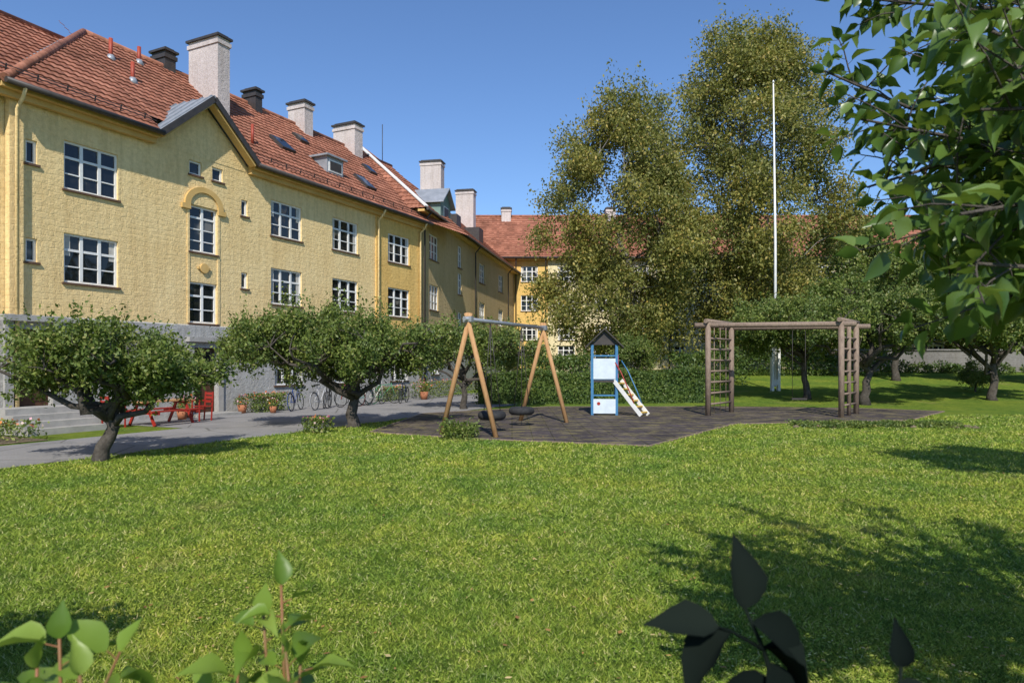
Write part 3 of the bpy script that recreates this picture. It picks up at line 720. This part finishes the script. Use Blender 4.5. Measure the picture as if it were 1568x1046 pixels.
acc.tube([(4.1,2.2,-.1),(4.0,2.25,.8),(3.85,2.3,1.6)],[.14,.11,.1],10,0)
ends=[(1.28,2.8,3.0),(1.42,2.8,3.3),(1.22,2.4,2.66),(1.25,2.4,2.42),(1.3,2.1,2.2),(1.38,2.0,2.0),(1.45,1.9,2.5),(1.6,2.4,3.05),(1.7,2.3,2.3),(1.75,2.5,2.7),(1.5,2.2,2.75),(1.9,2.6,2.15),(2.0,2.9,3.4),(1.9,2.7,2.5),(2.1,3.2,2.4),(2.3,3.1,2.9),
 (1.25,1.8,2.2),(1.2,1.75,2.45),(1.3,1.85,2.7),(1.45,2.1,2.35),(1.5,2.0,2.15),(1.6,2.2,2.55),(1.05,1.6,2.15),(1.15,1.7,2.05)]
nv=len(ends)
for k in range(54):
    while True:
        e=(rng.uniform(1.6,5.4),rng.uniform(-.6,4.8),rng.uniform(2.15,4.2))
        if e[1]<.3 or e[0]/e[1]>.62:break
    ends.append(e)
for kk,e in enumerate(ends):
    P=curve((3.85+rng.normal()*.05,2.3+rng.normal()*.05,1.55),e,9,.10,.045);acc.tube(P,np.linspace(.030,.004,9),7,0)
    Ln=np.linalg.norm(P[-1]-P[0])
    twig(acc,P[6:],.005,.0025,.03,.078,stq)
    for j in range(26 if kk<nv else 19):
        f=rng.uniform(.35,1)*8;i=min(int(f),7);p=P[i]+(P[i+1]-P[i])*(f-i);t_=(P[-1]-P[0])/Ln
        d=t_*.6+rng.normal(size=3)*.65+np.array((0,0,.15));d/=np.linalg.norm(d);l=rng.uniform(.14,.42)
        q=p+d*l
        if q[1]>.3 and (q[0]/q[1]<.455 or q[2]<1.87):continue
        twig(acc,curve(p,q,4,.05,.08),.0035,.0018,.027,.076,stq,.1)
bigleaves(acc,*stq,1)
acc.build('apple_tree',[M['bark'],M['fgleaf']])
# young shoots in front
def shoots(name,stems,leafmat,size,sp,start=.0,drp=-.25,k0=8):
    acc=Acc();s_=([],[],[],[])
    for b,e in stems:
        P=curve(b,e,13,.02,.025);acc.tube(P[:k0+1],np.linspace(.005,.0035,k0+1),6,0);twig(acc,P[k0:],.0035,.002,sp,size,s_,start,drp)
    bigleaves(acc,*s_,1,wid=.88);return acc.build(name,[M['redstem'],leafmat])
shoots('young_shrub',[((-.36,1.0,0),(-.345,1.02,1.47)),((-.30,1.0,0),(-.44,.98,1.33)),((-.30,1.05,0),(-.31,1.0,1.36)),((-.33,1.05,0),(-.375,1.03,1.42)),((-.35,.95,0),(-.315,.95,1.40)),((-.40,1.0,0),(-.40,1.0,1.36))],M['fgshoot'],.062,.022)
shoots('young_shrub',[((-.55,.9,0),(-.61,.92,1.43)),((-.6,.95,0),(-.545,.95,1.40)),((-.66,.9,0),(-.64,.92,1.39)),((-.6,.9,0),(-.57,.9,1.39)),((-.6,.9,0),(-.50,.9,1.34))],M['fgshoot'],.062,.024)
acc=Acc()
acc.tube([(.33,.8,0),(.31,.8,.8),(.325,.8,1.35),(.295,.8,1.465),(.2725,.8,1.515)],[.006,.005,.0035,.003,.002],7,0)
acc.tube([(.33,.81,0),(.37,.81,.9),(.45,.8,1.36),(.456,.8,1.446)],[.005,.004,.003,.002],7,0)
acc.tube([(.295,.8,1.465),(.257,.8,1.487),(.242,.8,1.492)],[.003,.002,.0015],6,0)
LD=[((.2725,.8,1.513),(-.1,.1,1),.082),((.242,.8,1.492),(-1,0,.12),.085),((.257,.8,1.487),(-.8,-.25,-.6),.10),((.281,.8,1.497),(.9,-.1,-.38),.085),((.295,.8,1.468),(.8,-.2,-.45),.085),
    ((.302,.8,1.45),(.4,-.3,-.8),.07),((.456,.8,1.445),(-.1,0,1),.05),((.452,.8,1.42),(.8,0,-.1),.06),((.31,.8,1.42),(-.8,.1,-.1),.075),((.44,.8,1.40),(-.9,0,.1),.06),((.32,.8,1.40),(.9,.1,.1),.07)]
bigleaves(acc,[l[0] for l in LD],[l[1] for l in LD],[(.5*math.sin(i*2.),-.55+.25*math.sin(i*3.7),.8) for i in range(len(LD))],[l[2] for l in LD],1,2.2,.8)
acc.build('leafy_twig_plant',[M['shadeleaf'],M['shadeleaf']])

# ---------------------------------------------------------------- playground
d=np.array((.444,.896));pn=np.array((.896,-.444));c0=np.array((-.06,18.95))
E=empty('tyre_swing_set',(c0[0],c0[1],0));A=Acc()
def L3(s,n,z):p=d*s+pn*n;return (p[0],p[1],z)
for s in(-2.3,2.3):
    for sg in(-1,1):
        A.tube([L3(s,sg*.78,0),L3(s,-sg*.06,3.05)],[.068,.06],10,0)
A.build('a_frame_legs',[M['pine']],E)
A=Acc();A.tube([L3(-2.5,0,2.9),L3(2.5,0,2.9)],.05,10,0)
for s in(-2.3,2.3):A.beam(L3(s-.06,0,2.9),L3(s+.06,0,2.9),.24,.14,0)
A.build('top_beam',[M['steel']],E)
A=Acc();B_=Acc()
for s,sw in((-1.15,.05),(.75,.0)):
    z=.45;cc=L3(s,sw,z);A.torus(cc,(0,0,1),.26,.115,0,28,10)
    for q in range(3):
        a_=q*2.1+.5;B_.tube([L3(s,0,2.86),(cc[0]+.25*math.cos(a_),cc[1]+.25*math.sin(a_),z+.09)],.010,5,0)
A.build('tyres',[M['tyre']],E);B_.build('chains',[M['dark']],E)

E=empty('play_tower',(3.25,24.1,0),R(-6));A=Acc()
for x in(-.42,.42):
    for y in(-.42,.42):A.box(x-.045,x+.045,y-.045,y+.045,0,2.45,0)
A.box(-.46,.46,-.46,.46,1.16,1.24,1)
for z in(2.05,1.22,.68):A.box(-.38,.38,-.45,-.40,z,z+.05,0)
A.box(-.38,.38,-.475,-.452,1.27,1.98,2);A.box(-.38,.38,-.475,-.452,.08,.58,2)
A.box(-.475,-.452,-.40,.40,1.27,1.9,2);A.box(-.40,.40,.452,.475,1.27,1.9,0)
A.tube([(-.2,-.48,.42),(-.2,-.472,.42)],.06,12,4)
for sg in(-1,1):
    V=[(sg*.66,-.62,2.34),(0,-.62,2.98),(0,.62,2.98),(sg*.66,.62,2.34)];V+=[(a,b,c+.05) for a,b,c in V]
    A.add(V,[(0,1,2,3),(7,6,5,4),(0,4,5,1),(1,5,6,2),(2,6,7,3),(3,7,4,0)],1)
A.add([(-.5,-.44,2.45),(.5,-.44,2.45),(0,-.44,2.93)],[(0,1,2)],1)
A.box(.452,.48,-.40,.0,1.3,2.1,5);A.box(.452,.48,.02,.40,1.3,1.95,4)
# stair ramp to the right/front
p0=np.array((.46,-.2,1.22));p1=np.array((1.35,-.75,.05));sd=np.array((.26,.42,0))
for k in(0,1):
    o=sd*(k-.5)*1.1;A.beam(p0+o,p1+o,.04,.13,3)
    A.tube([p0+o+(0,0,.7),p0+(p1-p0)*.25+o+(0,0,.62),p0+(p1-p0)*.6+o+(0,0,.3),p0+(p1-p0)*.75+o+(0,0,.1)],.02,6,0 if k else 4)
for k in range(6):
    q=p0+(p1-p0)*(k+.5)/6;A.beam(q-sd*.5,q+sd*.5,.13,.04,6)
A.build('tower_parts',[M['blue'],M['dark'],M['panel'],M['white'],M['red'],M['pink'],M['yel']],E)

E=empty('climbing_frame',(0,0,0));A=Acc()
fl_,fr_,rl,rr_=(6.75,23.5),(10.95,22.7),(8.1,25.2),(12.25,24.3);zt=3.12
for p in(fl_,fr_,rl,rr_):A.tube([(p[0],p[1],0),(p[0],p[1],zt+.1)],.095,9,0)
def ext(p,q,e,z,r):
    p=Vector((*p,z));q=Vector((*q,z));u=(q-p).normalized()*e;A.tube([p-u,q+u],r,8,0)
ext(fl_,fr_,.45,zt,.09);ext(rl,rr_,.45,zt,.09);ext(fl_,rl,.2,zt+.14,.08);ext(fr_,rr_,.25,zt+.14,.08)
for p,q in((fl_,rl),(fr_,rr_)):
    p=np.array(p);q=np.array(q)
    for z in np.arange(.4,2.9,.38):A.tube([(p[0],p[1],z),(q[0],q[1],z)],.038,6,0)
m=(np.array(fr_)+rr_)/2;A.tube([(m[0],m[1],0),(m[0],m[1],zt)],.07,8,0)
A.build('timber_frame',[M['oldwood']],E)
A=Acc();p=np.array(fl_);q=np.array(rl)
for f in(.25,.5,.75):
    a=p+(q-p)*f;A.tube([(a[0],a[1],.1),(a[0],a[1],zt)],.015,5,1)
a=(np.array(rl)*.45+np.array(rr_)*.55);u=np.array((.98,-.2))
for s in(-.22,.22):A.tube([(a[0]+u[0]*s,a[1]+u[1]*s,.55),(a[0]+u[0]*s,a[1]+u[1]*s,zt)],.009,5,0)
A.beam((a[0]-.25,a[1]+.05,.53),(a[0]+.25,a[1]-.05,.53),.2,.06,0)
A.build('rope_and_swing',[M['dark'],M['oldwood']],E)

A=Acc();fx,fy=13.5,35.;fz=float(hgt(fx,fy))
A.tube([(fx,fy,fz+.2),(fx,fy,8),(fx-.1,fy,16.2)],[.08,.065,.03],10,0);A.tube([(fx-.1,fy,16.2),(fx-.1,fy,16.32)],[.07,.02],8,0)
A.box(fx-.22,fx-.1,fy-.12,fy+.12,fz,fz+2.2,0);A.box(fx+.1,fx+.22,fy-.12,fy+.12,fz,fz+2.2,0);A.box(fx-.098,fx+.098,fy-.13,fy-.09,fz+.3,fz+.6,0)
A.build('flagpole',[M['white']])

# ---------------------------------------------------------------- yard things
steps=Acc()
for k in range(4):steps.box(-6.75,-4.75,-(2.0-.33*k),-.1 if k==3 else -(2.0-.33*(k+1))-.0,-.05,.16*(k+1),0)
steps.build('entrance_steps',[M['conc']],None,(F0[0],F0[1],0),math.atan2(D[1],D[0]))
steps=Acc();steps.box(-.8,.9,-.9,-.1,-.05,.1,0);steps.build('doorstep',[M['conc']],None,(F0[0],F0[1],0),math.atan2(D[1],D[0]))
def picnic(x,y,rz,top,ben):
    A=Acc()
    for k in range(4):A.box(-.95,.95,-.36+.185*k,-.20+.185*k,.70,.74,0)
    for s in(-1,1):
        for k in(0,1):A.box(-.95,.95,s*.68-.14+.15*k,s*.68-.01+.15*k,.42,.46,1)
        A.beam((s*.7,-.82,.39),(s*.7,.82,.39),.05,.09,1);A.beam((s*.7,-.34,.66),(s*.7,.34,.66),.05,.08,1)
        A.beam((s*.7,-.6,0),(s*.7,-.2,.68),.05,.09,1);A.beam((s*.7,.6,0),(s*.7,.2,.68),.05,.09,1)
    A.build('picnic_table',[top,ben],None,(x,y,.015),rz).scale=(.95,.85,.95)
p=fw(-3.0,1.9);picnic(p[0],p[1],math.atan2(D[1],D[0])+.05,M['pine'],M['red'])
# red garden chairs by the entrance
def chair(x,y,rz):
    A=Acc()
    for a in(-.2,.2):
        A.beam((a,-.2,0),(a,-.2,.45),.035,.035);A.beam((a,.2,0),(a,.26,.9),.035,.035);A.beam((a,-.24,.63),(a,.22,.63),.05,.025)
        A.beam((a,-.2,.45),(a,-.2,.62),.03,.03)
    for k in range(4):A.box(-.22,.22,-.22+.11*k,-.13+.11*k,.44,.465)
    for k in range(3):A.beam((-.22,.235+.012*k,.6+.12*k),(.22,.235+.012*k,.6+.12*k),.02,.08)
    A.build('garden_chair',[M['red']],None,(x,y,.012),rz)
p=fw(-4.35,1.7);chair(p[0],p[1],2.6)
p=fw(-1.6,1.9);chair(p[0],p[1],-.6)
def bike(x,y,rz,mf,lean=.12):
    A=Acc()
    for cx in(-.52,.52):
        A.torus((cx,0,.34),(0,1,0),.325,.017,1,30,6)
        for k in range(10):
            a_=math.pi*k/10;A.tube([(cx-.32*math.cos(a_),0,.34-.32*math.sin(a_)),(cx+.32*math.cos(a_),0,.34+.32*math.sin(a_))],.002,3,2,False)
        A.torus((cx,0,.34),(0,1,0),.355,.012,0,20,4) if cx<0 else None
    bb=(-.08,0,.3);hd=(.38,0,.82);se=(-.22,0,.8)
    for a_,b_ in((bb,hd),(bb,se),(se,(.36,0,.88)),(bb,(-.52,0,.34)),(se,(-.52,0,.34)),((.34,0,.95),(.52,0,.34))):A.tube([a_,b_],.017,7,0)
    A.tube([se,(-.26,0,.95)],.014,6,2);A.box(-.38,-.14,-.07,.07,.95,1.0,1)
    A.tube([(.30,-.28,1.05),(.36,-.1,1.06),(.34,0,1.0),(.36,.1,1.06),(.30,.28,1.05)],.013,6,2);A.tube([(.34,0,.9),(.34,0,1.02)],.014,6,2)
    A.torus((-.08,0,.3),(0,1,0),.09,.008,2,16,4);A.tube([(-.08,-.1,.3),(-.02,-.1,.16)],.01,5,2);A.tube([(-.08,.1,.3),(-.14,.1,.44)],.01,5,2)
    A.beam((-.72,0,.72),(-.35,0,.72),.14,.015,1)
    o=A.build('bicycle',[mf,M['tyre'],M['steel']],None,(x,y,.012),rz);o.rotation_euler=(lean,0,rz)
cols=[(.05,.1,.3),(.5,.5,.52),(.02,.02,.02),(.35,.03,.03),(.03,.2,.22),(.6,.6,.55),(.05,.25,.12),(.02,.03,.08)]
for k,cc in enumerate(cols):
    m_=paint('bike_paint',cc);p=fw(3.3+k*.85,1.2+.5*(k%2)+(.3 if k>5 else 0));bike(p[0],p[1],math.atan2(D[1],D[0])+random.choice([0,1])*math.pi+random.uniform(-.9,.9),m_,random.uniform(-.12,.12))
def pot(t_,n_,s):
    A=Acc();A.tube([(0,0,0),(0,0,.3*s)],[.12*s,.17*s],12,0);m=220
    P=np.column_stack([rng.normal(size=(m,2))*.13*s,.3*s+rng.random(m)*.32*s]);leafquads(A,P,.04*s,1);leafquads(A,P[:40]+(0,0,.08),.035*s,2,asp=.9)
    A.build('flower_pot',[M['terra'],M['apleaf'],M['flower']],None,fw(t_,n_,.012),0)
for a in((-1.1,.5,1.1),(1.3,.5,1.0),(1.9,1.4,.8),(-1.6,1.0,1.),(12.2,1.2,1.3)):pot(*a)

# ---------------------------------------------------------------- light & camera
el=R(42);az=R(0.5)
v=Vector((math.sin(az)*math.cos(el),math.cos(az)*math.cos(el),-math.sin(el)))
sl=bpy.data.lights.new('sun','SUN');sl.energy=5.0;sl.angle=R(.53);sl.color=(1,.95,.86)
so=bpy.data.objects.new('sun',sl);scene.collection.objects.link(so);so.rotation_euler=v.to_track_quat('-Z','Y').to_euler();so.location=(0,-10,30)
w=bpy.data.worlds.new('World');scene.world=w;w.use_nodes=True;nt=w.node_tree
sk=nt.nodes.new('ShaderNodeTexSky');sk.sky_type='NISHITA';sk.sun_disc=False;sk.sun_elevation=el;sk.sun_rotation=R(180.5);sk.air_density=1.1;sk.dust_density=.1;sk.ozone_density=3.0
tint=nt.nodes.new('ShaderNodeMix');tint.data_type='RGBA';tint.blend_type='MULTIPLY';tint.inputs[0].default_value=1;tint.inputs[7].default_value=(.82,.98,1.22,1)
nt.links.new(sk.outputs[0],tint.inputs[6])
bg=nt.nodes['Background'];bg.inputs[1].default_value=.125;nt.links.new(tint.outputs[2],bg.inputs[0])
cam=bpy.data.cameras.new('camera');cam.lens=24;cam.sensor_width=36;cam.shift_y=.0217;cam.clip_end=2000;cam.clip_start=.05
cam.dof.use_dof=True;cam.dof.focus_distance=16;cam.dof.aperture_fstop=6.3
co=bpy.data.objects.new('camera',cam);scene.collection.objects.link(co);co.location=(0,0,1.8);co.rotation_euler=(R(90),0,0)
scene.camera=co
scene.view_settings.view_transform='Standard';scene.view_settings.look='None';scene.view_settings.exposure=0
